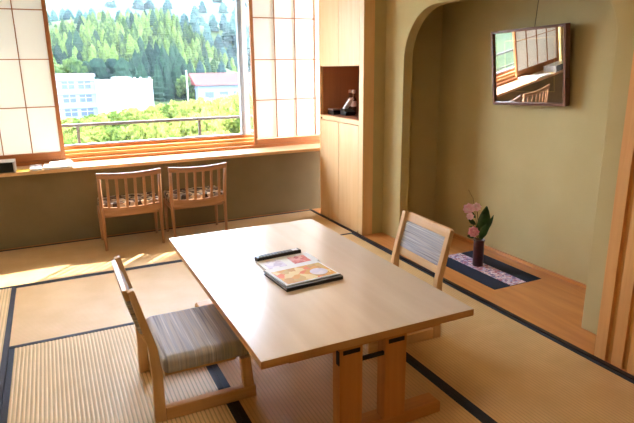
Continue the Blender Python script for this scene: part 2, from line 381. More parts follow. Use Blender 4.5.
# balcony railing
rl = thing('balcony_railing', 'thin metal balcony railing outside the window glass', 'railing', (0, 5.6, 0.36))
MB().box(-1.4, 3.4, -0.02, 0.02, 0.528, 0.555).build('top_rail', M['rail_metal'], rl, bevel=0.004)
MB().box(-1.4, 3.4, -0.008, 0.008, 0.34, 0.356).build('lower_rail', M['rail_metal'], rl, bevel=0.003)
for x in (-0.92, 0.22, 1.365, 2.5):
    MB().box(x-0.013, x+0.013, -0.012, 0.012, 0.0, 0.53).build('post', M['rail_metal'], rl, bevel=0.002)
struct(MB().box(-1.6, 3.6, 5.25, 5.72, 0.22, 0.36).build('trim_5', M['concrete']))
struct(MB().box(-1.6, 3.6, 5.25, 5.62, 2.42, 2.52).build('trim_6', M['concrete']))
struct(MB().box(-3, 6, 4.9, 5.25, -9.5, -0.12).build('wall_outside', M['concrete']))

# ------------------------------------------------------------------ cabinet
cb = thing('wall_cabinet', 'tall pale wooden built-in cabinet with an open niche beside the right shoji screen', 'cabinet', (2.28, 3.87, 0))
D = 0.42
MB().box(0.0, 0.10, 0.0, 0.07, 0.0, 2.5).build('end_post', M['cab_wood'], cb, bevel=0.002)
MB().box(0.10, D, 0.075, 0.10, 0.0, 2.5).box(0.0, D, 0.785, 0.80, 0.0, 2.5).box(D-0.02, D, 0.10, 0.785, 0.0, 0.93).box(D-0.02, D, 0.10, 0.785, 1.44, 2.5).box(0.004, D, 0.10, 0.785, 0.0, 0.02)\
    .box(0.0, D, 0.07, 0.785, 2.46, 2.5).build('carcass', M['cab_wood'], cb)
MB().box(0.0, D, 0.07, 0.785, 0.93, 0.968).build('counter', M['cab_wood'], cb, bevel=0.002)
MB().box(0.022, D, 0.101, 0.785, 1.403, 1.425).box(D-0.012, D-0.001, 0.101, 0.784, 0.968, 1.403).box(0.03, D-0.012, 0.101, 0.106, 0.968, 1.403).box(0.03, D-0.012, 0.779, 0.7845, 0.968, 1.403)\
    .box(0.03, D-0.012, 0.106, 0.779, 0.968, 0.9695).build('niche_lining', M['cab_dark'], cb)
for (y0, y1) in ((0.073, 0.425), (0.429, 0.783)):
    d = MB().box(0.0, 0.02, y0, y1, 0.022, 0.926).build('door', M['cab_wood'], cb, bevel=0.0025)
    d = MB().box(0.0, 0.02, y0, y1, 1.405, 2.456).build('door', M['cab_wood'], cb, bevel=0.0025)
MB().box(-0.004, 0.0, 0.745, 0.765, 0.935, 0.95).build('catch', M['black_metal'], cb)

# ------------------------------------------------------------------ slatted screen at the right
sc = thing('slatted_screen', 'wooden slatted sliding screen at the right edge beside the alcove', 'screen', (2.285, 1.61, 0.0))
MB().box(0.0, 0.04, -0.06, 0.0, 0.0, 2.2).box(0.0, 0.04, -1.30, -1.24, 0.0, 2.2).box(0.0, 0.04, -1.24, -0.06, 2.14, 2.2).build('frame', M['screen_wood'], sc, bevel=0.002)
g = MB()
for i in range(1, 15): g.box(0.004, 0.0204, -0.062-0.083*i, -0.005-0.083*i, 0.0, 2.14)
g.build('slats', M['screen_wood'], sc, bevel=0.0015)
MB().box(0.0205, 0.03, -1.24, -0.06, 0.0, 2.14).build('backing_panel', M['screen_back'], sc)
struct(MB().box(2.28, 2.48, -1.35, 1.62, 2.2, 2.5).build('wall_right_top', M['plaster']))
struct(MB().box(2.30, 2.48, -1.35, 0.30, 0.0, 2.2).build('wall_right_near', M['plaster']))

# ------------------------------------------------------------------ table
tb = thing('dining_table', 'low rectangular pale wooden table with paired board legs in the middle of the room', 'table', (0.98, 2.308, 0))
hw, hl = 0.451, 0.763
tt = MB().box(-hw, hw, -hl, hl, 0.4295, 0.46).build('tabletop', M['table_edge'], tb, bevel=0.0025)
tt.data.materials.append(M['table_top'])
for f in tt.data.polygons:
    if f.normal.z > 0.9: f.material_index = 1
for s in (-1, 1):
    yc = s*(hl-0.075)
    MB().prism([(-0.34, 0.0), (0.34, 0.0), (0.34, 0.045), (0.33, 0.055), (-0.33, 0.055), (-0.34, 0.045)], 'y', yc-0.035, yc+0.035).build('foot', M['table_beam'], tb, bevel=0.003)
    MB().box(-0.33, 0.33, yc-0.022, yc+0.03, 0.392, 0.4293).build('crossbeam', M['table_beam'], tb, bevel=0.003)
    for x in (-0.092, 0.104):
        l = MB().box(x-0.048, x+0.048, yc-0.045, yc-0.0225, 0.0555, 0.4293).box(x-0.048, x+0.048, yc-0.0225, yc+0.012, 0.0555, 0.3915).build('leg', M['table_leg'], tb, bevel=0.002)
        MB().box(x-0.035, x+0.036, yc-0.0475, yc-0.0455, 0.385, 0.402).build('bracket', M['black_metal'], l)
        if x < 0: MB().box(x-0.052, x-0.0485, yc-0.044, yc-0.0225, 0.345, 0.40).build('bracket', M['black_metal'], l)
MB().box(-0.02, 0.02, -(hl-0.11), hl-0.11, 0.385, 0.4293).build('stretcher', M['table_beam'], tb, bevel=0.002)
MB().box(-0.043, 0.055, -(hl-0.035), -(hl-0.047), 0.338, 0.354).build('bracket', M['black_metal'], tb, bevel=0.002)

# ------------------------------------------------------------------ cushioned chairs (front is +x, back at x=0)
def cushioned_chair(label, loc, rz):
    t = thing('cushioned_chair', label, 'chair', loc, rz, 'low cushioned chairs at the table')
    W = 0.425; d = 0.44
    for s in (-1, 1):
        y0, y1 = (s*W/2-0.017, s*W/2+0.017)
        # rear leg and back post in one bent board
        MB().prism([(0.004, 0.0), (0.050, 0.0), (0.052, 0.20), (0.040, 0.33), (-0.026, 0.590), (-0.050, 0.583), (0.006, 0.33), (0.010, 0.20)], 'y', y0, y1).build('back_post', M['chair_wood'], t, bevel=0.004)
        MB().prism([(d-0.055, 0.058), (d-0.008, 0.058), (d-0.018, 0.196), (d-0.062, 0.196)], 'y', y0, y1).build('front_leg', M['chair_wood'], t, bevel=0.004)
        MB().box(0.0505, d, y0, y1, 0.0, 0.057).build('runner', M['chair_wood_x'], t, bevel=0.004)
    a = math.atan2(0.074, 0.257)
    def bk(z): return 0.012 - (z-0.33)*0.277     # x of the back plane's middle at height z
    def rail(z0, z1, th, name, m, be, wy=W/2-0.0175):
        p = [(bk(z0)-th, z0), (bk(z0)+th, z0), (bk(z1)+th, z1), (bk(z1)-th, z1)]
        return MB().prism(p, 'y', -wy, wy).build(name, m, t, bevel=be, seg=3)
    rail(0.535, 0.581, 0.011, 'top_rail', M['chair_wood_y'], 0.004)
    rail(0.345, 0.385, 0.011, 'lower_rail', M['chair_wood_y'], 0.004)
    rail(0.386, 0.534, 0.016, 'back_pad', M['back_stripe'], 0.009)
    g = MB().box(0.056, d+0.0, -W/2-0.012, W/2+0.012, 0.198, 0.276)
    o = g.build('seat', M['seat_stripe'], t, bevel=0.026, seg=5)
    MB().box(0.066, d-0.07, -W/2+0.03, W/2-0.03, 0.175, 0.197).build('seat_base', M['chair_wood_x'], t)
    return t
cushioned_chair('low wooden chair with striped seat at the left side of the table', (0.232, 2.268, 0.00085), 0)
cushioned_chair('low wooden chair beyond the table, its striped back pad before the alcove', (1.745, 2.335, 0.0008), PI-0.045)

# ------------------------------------------------------------------ slat-backed chairs (front is +y)
def slat_chair(label, loc, rz):
    t = thing('slat_back_chair', label, 'chair', loc, rz, 'slat back chairs under the window ledge')
    W = 0.475; hb = 0.635
    for s in (-1, 1):
        x = s*(W/2-0.012)
        MB().sweep([(x*0.985, 0.04, 0), (x, 0.055, 0.33), (x*1.01, 0.0, hb-0.03)], [0.011, 0.016, 0.0125], 10).build('back_post', M['slat_wood'], t, smooth=True)
        MB().sweep([(x, 0.36, 0), (x, 0.355, 0.30)], [0.011, 0.016], 10).build('front_leg', M['slat_wood'], t, smooth=True)
        MB().box(x-0.008, x+0.008, 0.07, 0.345, 0.262, 0.30).build('seat_rail', M['slat_wood_x'], t, bevel=0.003)
    def curved(z0, z1, yb, th, bow, name, n=12, hw_=W/2):
        g = MB(); rings = []
        for i in range(n+1):
            u = -1+2*i/n; x = u*hw_; y = yb - bow*(1-u*u)
            zb = -0.010*(1-u*u)
            rings.append([g.bm.verts.new(p) for p in ((x, y-th, z0+zb), (x, y+th, z0+zb), (x, y+th, z1+zb), (x, y-th, z1+zb))])
        for i in range(n):
            for k in range(4): g.bm.faces.new([rings[i][k], rings[i][(k+1) % 4], rings[i+1][(k+1) % 4], rings[i+1][k]])
        g.bm.faces.new(rings[0][::-1]); g.bm.faces.new(rings[-1])
        return g.build(name, M['slat_wood_x'], t, bevel=0.004)
    curved(hb-0.042, hb, 0.0, 0.013, 0.030, 'top_rail', hw_=W/2+0.004)
    curved(0.292, 0.355, 0.045, 0.011, 0.030, 'lower_rail', hw_=W/2-0.022)
    for i in range(6):
        u = -0.72+1.44*i/5; x = u*W/2
        ya = 0.045-0.030*(1-u*u); yb = 0.0-0.030*(1-u*u)
        m = MB().prism([(ya-0.005, 0.335), (ya+0.005, 0.335), (yb+0.005, hb-0.04), (yb-0.005, hb-0.04)], 'x', x-0.0105, x+0.0105)
        m.build('back_slat', M['slat_wood'], t, bevel=0.002)
    for ya in (0.062, 0.342): MB().box(-W/2+0.03, W/2-0.03, ya, ya+0.023, 0.262, 0.30).build('apron', M['slat_wood_x'], t, bevel=0.002)
    MB().box(-W/2+0.005, W/2-0.005, 0.075, 0.375, 0.302, 0.372).build('seat_cushion', M['floral'], t, bevel=0.014, seg=4)
    return t
slat_chair('left of the two slatted wooden chairs under the window ledge', (0.503, 4.43, 0.001), 0.0)
slat_chair('right of the two slatted wooden chairs under the window ledge', (1.045, 4.43, 0.001), 0.0)

# ------------------------------------------------------------------ things on the table
TZ = 0.4602
fo = thing('folder', 'black folder lying under the orange food brochure on the table', 'folder', (0.965, 2.175, TZ), 0.07)
MB().box(-0.144, 0.144, -0.125, 0.12, 0.0, 0.004).box(-0.144, 0.144, -0.125, -0.119, 0.004, 0.014).build('cover', M['black'], fo, bevel=0.0015)
MB().box(-0.140, 0.140, -0.118, 0.117, 0.0042, 0.013).build('pages', M['white'], fo)
MB().box(-0.144, 0.144, -0.125, 0.12, 0.0142, 0.017).build('cover', M['black'], fo, bevel=0.001)
br = thing('brochure', 'brochure with orange food photo and white oval on the black folder', 'brochure', (0.966, 2.184, TZ+0.0172), 0.085)
MB().box(-0.138, 0.138, -0.11, 0.112, 0.0, 0.003).build('pages', M['white'], br)
MB().box(-0.125, 0.130, -0.098, 0.068, 0.003, 0.0034).build('food_photo', M['orange_cover'], br)
MB().lathe([(0.001, 0), (0.042, 0), (0.042, 0.0006), (0.001, 0.0006)], 24, (0.070, -0.035, 0.0035)).build('white_oval', M['lilac_photo'], br)
p2 = thing('brochure', 'white brochure with small pink photo lying between the folder and the remote control', 'brochure', (0.98, 2.378, TZ), 0.03)
MB().box(-0.142, 0.142, -0.055, 0.082, 0.0, 0.008).build('pages', M['white'], p2, bevel=0.001)
MB().box(0.012, 0.105, -0.055, 0.05, 0.0081, 0.0085).build('pink_photo', M['pink_photo'], p2)
MB().box(-0.125, -0.03, -0.065, 0.05, 0.0081, 0.0085).build('lilac_photo', M['lilac_photo'], p2)
rc = thing('remote_control', 'long black remote control lying across the top of the brochures', 'remote control', (0.965, 2.478, TZ), 0.10)
MB().box(-0.126, 0.126, -0.020, 0.020, 0.0, 0.024).build('body', M['black'], rc, bevel=0.005, seg=3)
g = MB()
for i in range(9):
    for j in (-1, 0, 1): g.box(-0.10+0.018*i-0.005, -0.10+0.018*i+0.005, j*0.011-0.003, j*0.011+0.003, 0.024, 0.0255)
g.build('buttons', mat('grey_buttons', (120, 126, 134), 0.5), rc)
MB().box(0.08, 0.112, -0.012, 0.012, 0.024, 0.0245).build('display', M['silver'], rc)

# ------------------------------------------------------------------ things on the ledge
LZ = 0.6503
bx = thing('device_box', 'dark box with silver edge on the window ledge at the far left', 'box', (-0.45, 4.79, LZ))
MB().box(-0.17, 0.152, -0.085, 0.085, 0.004, 0.078).build('body', M['dark_box'], bx, bevel=0.003)
MB().box(0.1522, 0.165, -0.087, 0.087, 0.0, 0.082).box(-0.17, 0.152, -0.087, 0.087, 0.0782, 0.082).build('silver_edge', M['silver'], bx, bevel=0.001)
tag(MB().box(-0.045, 0.045, -0.05, 0.05, 0, 0.0015).build('leaflet', M['yellow_paper'], loc=(-0.238, 4.77, LZ)), 'small yellow leaflet on the window ledge beside the dark box', 'leaflet')
mg = thing('magazine', 'thin grey covered magazines on the ledge between yellow leaflet and white booklet', 'magazine', (-0.148, 4.82, LZ), 0.03)
MB().box(-0.042, 0.042, -0.11, 0.11, 0.0, 0.012).build('pages', M['white'], mg)
MB().box(-0.043, 0.043, -0.111, 0.111, 0.0121, 0.014).build('cover', M['grey_paper'], mg)
bk_ = thing('booklet', 'white booklet on the window ledge below the left shoji screen', 'booklet', (0.015, 4.83, LZ), -0.04)
MB().box(-0.105, 0.105, -0.125, 0.12, 0.0, 0.014).build('pages', M['white'], bk_, bevel=0.001)
MB().box(-0.106, 0.106, -0.126, 0.121, 0.0142, 0.0162).build('cover', M['white_plastic'], bk_)
bk2 = tag(MB().box(-0.08, 0.08, -0.07, 0.08, 0, 0.008).build('notepad', M['white'], loc=(0.03, 4.90, LZ+0.0164), bevel=0.001), 'small white notepad lying on top of the white booklet', 'notepad')

# ------------------------------------------------------------------ niche contents
NZ = 0.9697
ph = thing('telephone', 'black cordless telephone base with pale handset in the cabinet niche', 'telephone', (2.45, 4.43, NZ))
MB().prism([(-0.05, 0), (0.06, 0), (0.06, 0.06), (-0.05, 0.035)], 'x', -0.05, 0.05).build('cradle', M['black'], ph, bevel=0.004)
MB().box(-0.022, 0.022, -0.085, 0.085, -0.012, 0.014, Matrix.Translation((0, 0.00, 0.10)) @ Matrix.Rotation(math.radians(-38), 4, 'X')).build('handset', M['white_plastic'], ph, bevel=0.006, seg=3)
cs = thing('caddy', 'small dark container with silver lid left of the telephone in the niche', 'container', (2.40, 4.595, NZ))
MB().box(-0.045, 0.045, -0.055, 0.055, 0.0, 0.04).build('body', M['black'], cs, bevel=0.003)
MB().box(-0.046, 0.046, -0.056, 0.056, 0.0402, 0.052).build('lid', M['silver'], cs, bevel=0.003)
for i, (x, y, lb) in enumerate(((2.56, 4.585, 'left of the two small pale capped bottles behind the telephone'), (2.56, 4.52, 'right of the two small pale capped bottles behind the telephone'))):
    t = thing('glass_bottle', lb, 'bottle', (x, y, NZ), 0, 'small bottles in the niche')
    MB().lathe([(0.022, 0), (0.026, 0.01), (0.026, 0.13), (0.012, 0.165), (0.012, 0.19)], 18).build('bottle_body', mat('brown_glass', (96, 60, 44), 0.15), t, smooth=True)
    MB().lathe([(0.016, 0.19), (0.018, 0.195), (0.018, 0.215), (0.012, 0.222)], 18).build('cap', M['glass_cap'], t, smooth=True)
    MB().lathe([(0.0262, 0.07), (0.0264, 0.072), (0.0264, 0.118), (0.0262, 0.12)], 18).build('bottle_label', M['glass_cap'], t, smooth=True)

# ------------------------------------------------------------------ alcove: runner, vase with flowers, picture
rn = thing('table_runner', 'navy cloth with printed flower strip under the vase in the alcove', 'cloth', (2.645, 2.79, 0.0))
MB().box(-0.205, 0.205, -0.33, 0.33, 0.0003, 0.003).build('cloth', M['navy'], rn)
MB().box(-0.068, 0.068, -0.33, 0.33, 0.0031, 0.0042).build('flower_strip', M['chirimen'], rn)
vs = thing('vase', 'slim dark red cylindrical vase standing on the navy cloth in the alcove', 'vase', (2.645, 2.85, 0.0043))
MB().lathe([(0.034, 0), (0.037, 0.004), (0.037, 0.178), (0.040, 0.19), (0.040, 0.196), (0.033, 0.196), (0.031, 0.17), (0.031, 0.02)], 28).build('body', M['vase'], vs, smooth=True)
fl = thing('flower_arrangement', 'pink camellia stems with dark green leaves standing in the dark red vase', 'flowers', (2.645, 2.85, 0.025))
def leaf(g, base, tip, w, up, n=8):
    base = Vector(base); tip = Vector(tip); d = tip-base
    side = d.cross(Vector(up)).normalized(); nrm = side.cross(d).normalized()
    L = []; C = []; Rr = []
    for i in range(n+1):
        u = i/n; ww = w*math.sin(PI*min(1, u*0.96+0.02))**0.8
        c = base + d*u + nrm*0.12*d.length*math.sin(PI*u)
        C.append(g.bm.verts.new(c - nrm*0.1*ww)); L.append(g.bm.verts.new(c+side*ww)); Rr.append(g.bm.verts.new(c-side*ww))
    for i in range(n):
        g.bm.faces.new([C[i], L[i], L[i+1], C[i+1]]); g.bm.faces.new([Rr[i], C[i], C[i+1], Rr[i+1]])
def leaf_obj(base, tip, w, up=(0, 0, 1)):
    g = MB(); leaf(g, base, tip, w, up)
    o = g.build('leaf', M['leaf'], fl, smooth=True)
    s = o.modifiers.new('t', 'SOLIDIFY'); s.thickness = 0.0012
CAM = Vector((-0.68, -0.73, 0))           # roughly toward the room: leaves turn their faces to it
S_ = Vector((0.73, -0.68, 0))             # sideways, picture-right
def at(r, z, f=0.0): v = S_*r + CAM*f; return (v.x, v.y, z)
stems = MB()
stems.sweep([at(0, -0.01), at(-0.01, 0.18), at(-0.055, 0.30), at(-0.085, 0.39)], 0.0028, 6)
stems.sweep([at(0.005, -0.01), at(0.0, 0.2), at(-0.02, 0.33), at(-0.032, 0.41)], 0.0028, 6)
stems.sweep([at(-0.005, -0.01), at(-0.012, 0.15), at(-0.04, 0.22, 0.01)], 0.0028, 6)
stems.sweep([at(0.01, -0.01), at(0.012, 0.2), at(0.03, 0.26)], 0.0028, 6)
stems.sweep([at(-0.01, 0.2), at(-0.05, 0.42), at(-0.06, 0.47), at(-0.095, 0.53)], [0.002, 0.0018, 0.0015, 0.001], 6)
stems.build('stems', M['twig'], fl, smooth=True)
leaf_obj(at(0.008, 0.17), at(0.035, 0.42), 0.044, CAM)
leaf_obj(at(0.0, 0.18, 0.01), at(0.045, 0.30, 0.03), 0.028, CAM)
leaf_obj(at(-0.01, 0.24), at(-0.075, 0.27, 0.02), 0.018, (0, 0, 1))
leaf_obj(at(-0.03, 0.28), at(-0.085, 0.33, 0.01), 0.016, CAM)
leaf_obj(at(0.0, 0.30), at(0.06, 0.345, 0.03), 0.018, (0, 0, 1))
leaf_obj(at(-0.02, 0.20), at(-0.085, 0.20, 0.02), 0.018, CAM)
leaf_obj(at(0.0, 0.33), at(0.035, 0.42, 0.02), 0.016, CAM)
leaf_obj(at(-0.035, 0.33), at(-0.09, 0.39, 0.0), 0.015, CAM)
leaf_obj(at(0.0, 0.20), at(-0.02, 0.30, 0.04), 0.022, CAM)
leaf_obj(at(0.03, 0.22), at(0.085, 0.36, 0.0), 0.014, CAM)
def blossom(c, r, m, seed):
    rnd = random.Random(seed); g = MB(); c = Vector(c)
    g.ball(c, r*0.5, 2)
    for ring, (cnt, tilt, rr) in enumerate(((5, 0.5, 0.62), (7, 0.95, 0.9), (8, 1.35, 1.0))):
        for k in range(cnt):
            a = 2*PI*k/cnt + ring*0.5 + rnd.uniform(-.15, .15)
            ax = CAM.normalized(); u = S_; v = Vector((0, 0, 1))
            out = (u*math.cos(a)+v*math.sin(a))
            tip = c + (ax*math.cos(tilt)+out*math.sin(tilt))*r*rr*1.1
            leaf(g, c+out*r*0.1, tip, r*0.46, ax+out*0.1+Vector((0, 0, .01)), 5)
    o = g.build('blossom', m, fl, smooth=True)
blossom(at(-0.085, 0.40, 0.01), 0.038, M['petal_pale'], 1)
blossom(at(-0.032, 0.415, 0.01), 0.030, M['petal_pale'], 2)
blossom(at(-0.072, 0.35, 0.03), 0.026, M['petal_pale'], 3)
blossom(at(-0.042, 0.238, 0.03), 0.038, M['petal'], 4)

pc = thing('framed_picture', 'framed print in a brown wooden frame hanging in the alcove, glass reflecting the window', 'picture', (2.945, 2.768, 1.137))
pc.rotation_euler = (math.radians(-1.6), math.radians(-6.0), math.radians(4.0))
W2, Hh = 0.297, 0.50
MB().box(-0.045, 0.0, -W2, -W2+0.018, 0, Hh).box(-0.045, 0.0, W2-0.018, W2, 0, Hh).box(-0.045, 0.0, -W2+0.018, W2-0.018, 0, 0.018).box(-0.045, 0.0, -W2+0.018, W2-0.018, Hh-0.018, Hh).build('frame', M['frame_wood'], pc, bevel=0.002)
MB().box(-0.018, -0.012, -W2+0.018, W2-0.018, 0.018, Hh-0.018).build('mount', M['print_mount'], pc)
MB().box(-0.0195, -0.0181, -0.200, 0.200, 0.085, 0.43).build('gilt_line', M['print_line'], pc)
MB().box(-0.0205, -0.0196, -0.194, 0.194, 0.091, 0.424).build('print', M['print_art'], pc)
MB().box(-0.032, -0.030, -W2+0.018, W2-0.018, 0.018, Hh-0.018).build('picture_glass', M['picture_glass'], pc)
hk = tag(MB().sweep([(2.925, 2.775, 1.62), (2.966, 2.775, 2.10)], 0.0016, 6).build('hanging_wire', M['black_metal']), 'thin dark wire hanging down to the framed picture in the alcove', 'wire')

# ------------------------------------------------------------------ added fill lamp, unseen overhead, warms the room light
cl = thing('added_fill_lamp', 'square wooden framed fill lamp added unseen above the table', 'lamp', (0.7, 1.6, 2.36))
MB().box(-0.36, -0.34, -0.36, 0.36, 0, 0.139).box(0.34, 0.36, -0.36, 0.36, 0, 0.139).box(-0.34, 0.34, -0.36, -0.34, 0, 0.139).box(-0.34, 0.34, 0.34, 0.36, 0, 0.139).build('frame', M['cab_wood'], cl, bevel=0.003)
em = mat('fill_lamp_diffuser', (255, 240, 214), 0.6)
em.node_tree.nodes['Principled BSDF'].inputs['Emission Color'].default_value = lin((255, 232, 200))
em.node_tree.nodes['Principled BSDF'].inputs['Emission Strength'].default_value = 4.0
MB().box(-0.34, 0.34, -0.34, 0.34, 0.01, 0.02).build('diffuser', em, cl)

# ================================================================== OUTDOORS
def foliage_mat(name, c1, c2, tr=0.25):
    m = bpy.data.materials.new(name); m.use_nodes = True; nt = m.node_tree; nt.nodes.clear()
    o = nt.nodes.new('ShaderNodeOutputMaterial'); mx = nt.nodes.new('ShaderNodeMixShader'); mx.inputs[0].default_value = tr
    d = nt.nodes.new('ShaderNodeBsdfDiffuse'); t = nt.nodes.new('ShaderNodeBsdfTranslucent')
    tc = nt.nodes.new('ShaderNodeTexCoord'); n = nt.nodes.new('ShaderNodeTexNoise'); n.inputs['Scale'].default_value = 7.0; n.inputs['Detail'].default_value = 6
    nt.links.new(tc.outputs['Object'], n.inputs['Vector'])
    oi = nt.nodes.new('ShaderNodeObjectInfo')
    ad = nt.nodes.new('ShaderNodeMath'); ad.operation = 'ADD'
    ml = nt.nodes.new('ShaderNodeMath'); ml.operation = 'MULTIPLY_ADD'; ml.inputs[1].default_value = 0.45; ml.inputs[2].default_value = -0.22
    nt.links.new(oi.outputs['Random'], ml.inputs[0]); nt.links.new(ml.outputs[0], ad.inputs[0]); nt.links.new(n.outputs['Fac'], ad.inputs[1])
    r = nt.nodes.new('ShaderNodeValToRGB'); r.color_ramp.elements[0].position = .3; r.color_ramp.elements[1].position = .7
    r.color_ramp.elements[0].color = lin(c1); r.color_ramp.elements[1].color = lin(c2)
    nt.links.new(ad.outputs[0], r.inputs['Fac'])
    nt.links.new(r.outputs[0], d.inputs['Color']); nt.links.new(r.outputs[0], t.inputs['Color'])
    nt.links.new(d.outputs[0], mx.inputs[1]); nt.links.new(t.outputs[0], mx.inputs[2]); nt.links.new(mx.outputs[0], o.inputs[0])
    return m
M['tree_yellow'] = foliage_mat('yellow_green_leaves', (74, 92, 40), (150, 150, 74), 0.4)
M['tree_dark'] = foliage_mat('dark_conifer', (20, 38, 34), (40, 60, 46))
M['tree_mid'] = foliage_mat('mid_green_conifer', (38, 58, 36), (96, 112, 58), 0.35)
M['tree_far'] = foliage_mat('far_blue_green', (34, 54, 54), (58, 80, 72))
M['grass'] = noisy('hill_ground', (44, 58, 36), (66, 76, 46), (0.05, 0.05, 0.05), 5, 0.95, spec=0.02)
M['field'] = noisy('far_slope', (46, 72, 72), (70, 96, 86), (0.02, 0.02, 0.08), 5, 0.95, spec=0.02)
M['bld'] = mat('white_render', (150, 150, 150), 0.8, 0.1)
M['bld_blue'] = mat('pale_blue_render', (116, 128, 138), 0.8, 0.1)
M['bld_win'] = mat('building_window', (58, 68, 84), 0.3)
M['roof'] = mat('red_brown_roof', (100, 58, 54), 0.95, 0.0)
M['roof_grey'] = mat('grey_roof', (140, 128, 136), 0.8)

def g2(x, y, cx, cy, sx, sy, h): return h*math.exp(-((x-cx)/sx)**2-((y-cy)/sy)**2)
def ground(x, y):
    h = -12.0
    h += g2(x, y, 34, 197, 15, 24, 12.5)                    # knoll
    h += g2(x, y, 5, 205, 22, 26, 9)
    t = max(0.0, min(1.0, (y-205)/85.0)); t = t*t*(3-2*t)
    right = 1/(1+math.exp((x-88+0.0*y)/9.0))
    h += t*(30 + 6*math.sin(x*0.045+0.6))*right*math.exp(-((max(0, y-290))/45.0)**2)
    t2 = max(0.0, min(1.0, (y-300)/70.0)); t2 = t2*t2*(3-2*t2)
    h += t2*40
    t3 = max(0.0, min(1.0, (y-400)/330.0))
    h += t3*95
    return h
def terrain(name, x0, x1, y0, y1, nx, ny, m, f=ground):
    g = MB(); V = [[g.bm.verts.new((x0+(x1-x0)*i/nx, y0+(y1-y0)*j/ny, f(x0+(x1-x0)*i/nx, y0+(y1-y0)*j/ny))) for i in range(nx+1)] for j in range(ny+1)]
    for j in range(ny):
        for i in range(nx): g.bm.faces.new([V[j][i], V[j][i+1], V[j+1][i+1], V[j+1][i]])
    return struct(g.build(name, m, smooth=True))
terrain('valley_ground', -120, 220, 5.5, 400, 68, 80, M['grass'])
terrain('far_hillside', -250, 520, 400, 760, 60, 40, M['field'], lambda x, y: ground(x, y)+5*noise.noise(Vector((x*.012, y*.012, 0))))

def conifer_mesh(seed, m):
    g = MB(); rnd = random.Random(seed); n = 14; prof = []
    K = 16
    rings = []
    for i in range(K+1):
        u = i/K; base = (1-u)**(0.75 if seed < 4 else 0.5)*(0.42+0.1*math.sin(seed)); saw = (0.22 if i % 2 else 0.0)*(1-u)
        ring = []
        for k in range(n):
            a = 2*PI*k/n
            r = max(0.015, base*(1-saw)*(1+0.35*noise.noise(Vector((math.cos(a)*1.6+seed*5, math.sin(a)*1.6, u*5)))))
            ring.append(g.bm.verts.new((r*math.cos(a)*0.8, r*math.sin(a)*0.8, 0.08+0.92*u-(0.03 if i % 2 else 0)+0.02*rnd.random())))
        rings.append(ring)
    for i in range(K):
        for k in range(n): g.bm.faces.new([rings[i][k], rings[i][(k+1) % n], rings[i+1][(k+1) % n], rings[i+1][k]])
    g.bm.faces.new(rings[0][::-1]); g.bm.faces.new(rings[-1])
    me = bpy.data.meshes.new('conifer'); g.bm.to_mesh(me); g.bm.free(); me.materials.append(m); return me
def broad_mesh(seed, m, lumps=16, leafy=False):
    g = MB(); rnd = random.Random(seed)
    for i in range(lumps):
        a = rnd.uniform(0, 2*PI); z = rnd.uniform(0.30, 0.86); rr = 0.30*math.sqrt(max(0.0, 1-((z-0.5)/0.5)**2))
        r = rnd.uniform(0.10, 0.19)
        g.ball((rr*math.cos(a), rr*math.sin(a), z), r, 3 if leafy else 2, (1, 1, 0.9), 0.55, 3.0, seed*31+i)
    if leafy:
        for i in range(1300):
            a = rnd.uniform(0, 2*PI); z = rnd.uniform(0.12, 1.0); rr = 0.47*math.sqrt(max(0.0, 1-((z-0.52)/0.5)**2))*rnd.uniform(.75, 1.05)
            c = Vector((rr*math.cos(a), rr*math.sin(a), z)); s = rnd.uniform(.010, .024)
            d1 = Vector((rnd.gauss(0, 1), rnd.gauss(0, 1), rnd.gauss(0, 1))).normalized()*s; d2 = d1.orthogonal().normalized()*s*0.6
            g.bm.faces.new([g.bm.verts.new(c-d1), g.bm.verts.new(c+d2), g.bm.verts.new(c+d1), g.bm.verts.new(c-d2)])
    me = bpy.data.meshes.new('broadleaf'); g.bm.to_mesh(me); g.bm.free(); me.materials.append(m); return me
def trunk_mesh():
    g = MB().sweep([(0, 0, -0.05), (0.01, 0, 0.3), (-0.01, 0.01, 0.6)], [0.035, 0.026, 0.012], 8)
    me = bpy.data.meshes.new('trunk'); g.bm.to_mesh(me); g.bm.free(); me.materials.append(M['twig']); return me
TRUNK = trunk_mesh()
dark_c = [conifer_mesh(s, M['tree_dark']) for s in (1, 2, 3)]
mid_c = [conifer_mesh(s, M['tree_mid']) for s in (4, 5, 6)]
far_c = [conifer_mesh(s, M['tree_far']) for s in (7, 8)]
near_b = [broad_mesh(s, M['tree_yellow'], 20, True) for s in (11, 12, 13)]
mid_b = [broad_mesh(s, M['tree_mid'], 18) for s in (14, 15)]
dark_b = [broad_mesh(s, M['tree_dark'], 18) for s in (16, 17)]
def tree(name, mesh, x, y, h, wid, label, group, z=None, trunk=False):
    z = ground(x, y) if z is None else z
    if trunk:
        t = thing(name, label, 'tree', (x, y, z), random.uniform(0, 6), group); t.scale = (wid, wid, h)
        o = bpy.data.objects.new('foliage', mesh); col.objects.link(o); o.parent = t
        o = bpy.data.objects.new('trunk', TRUNK); col.objects.link(o); o.parent = t
        return t
    t = bpy.data.objects.new(name, mesh); col.objects.link(t); t.location = (x, y, z-0.3); t.scale = (wid, wid, h); t.rotation_euler = (0, 0, random.uniform(0, 6))
    return tag(t, label, 'tree', group)
def px2az(px): return 0.447150 + math.atan((px-317)/547.5)*0.97
rt = random.Random(3)
def xat(px, y): return y*math.tan(px2az(px))
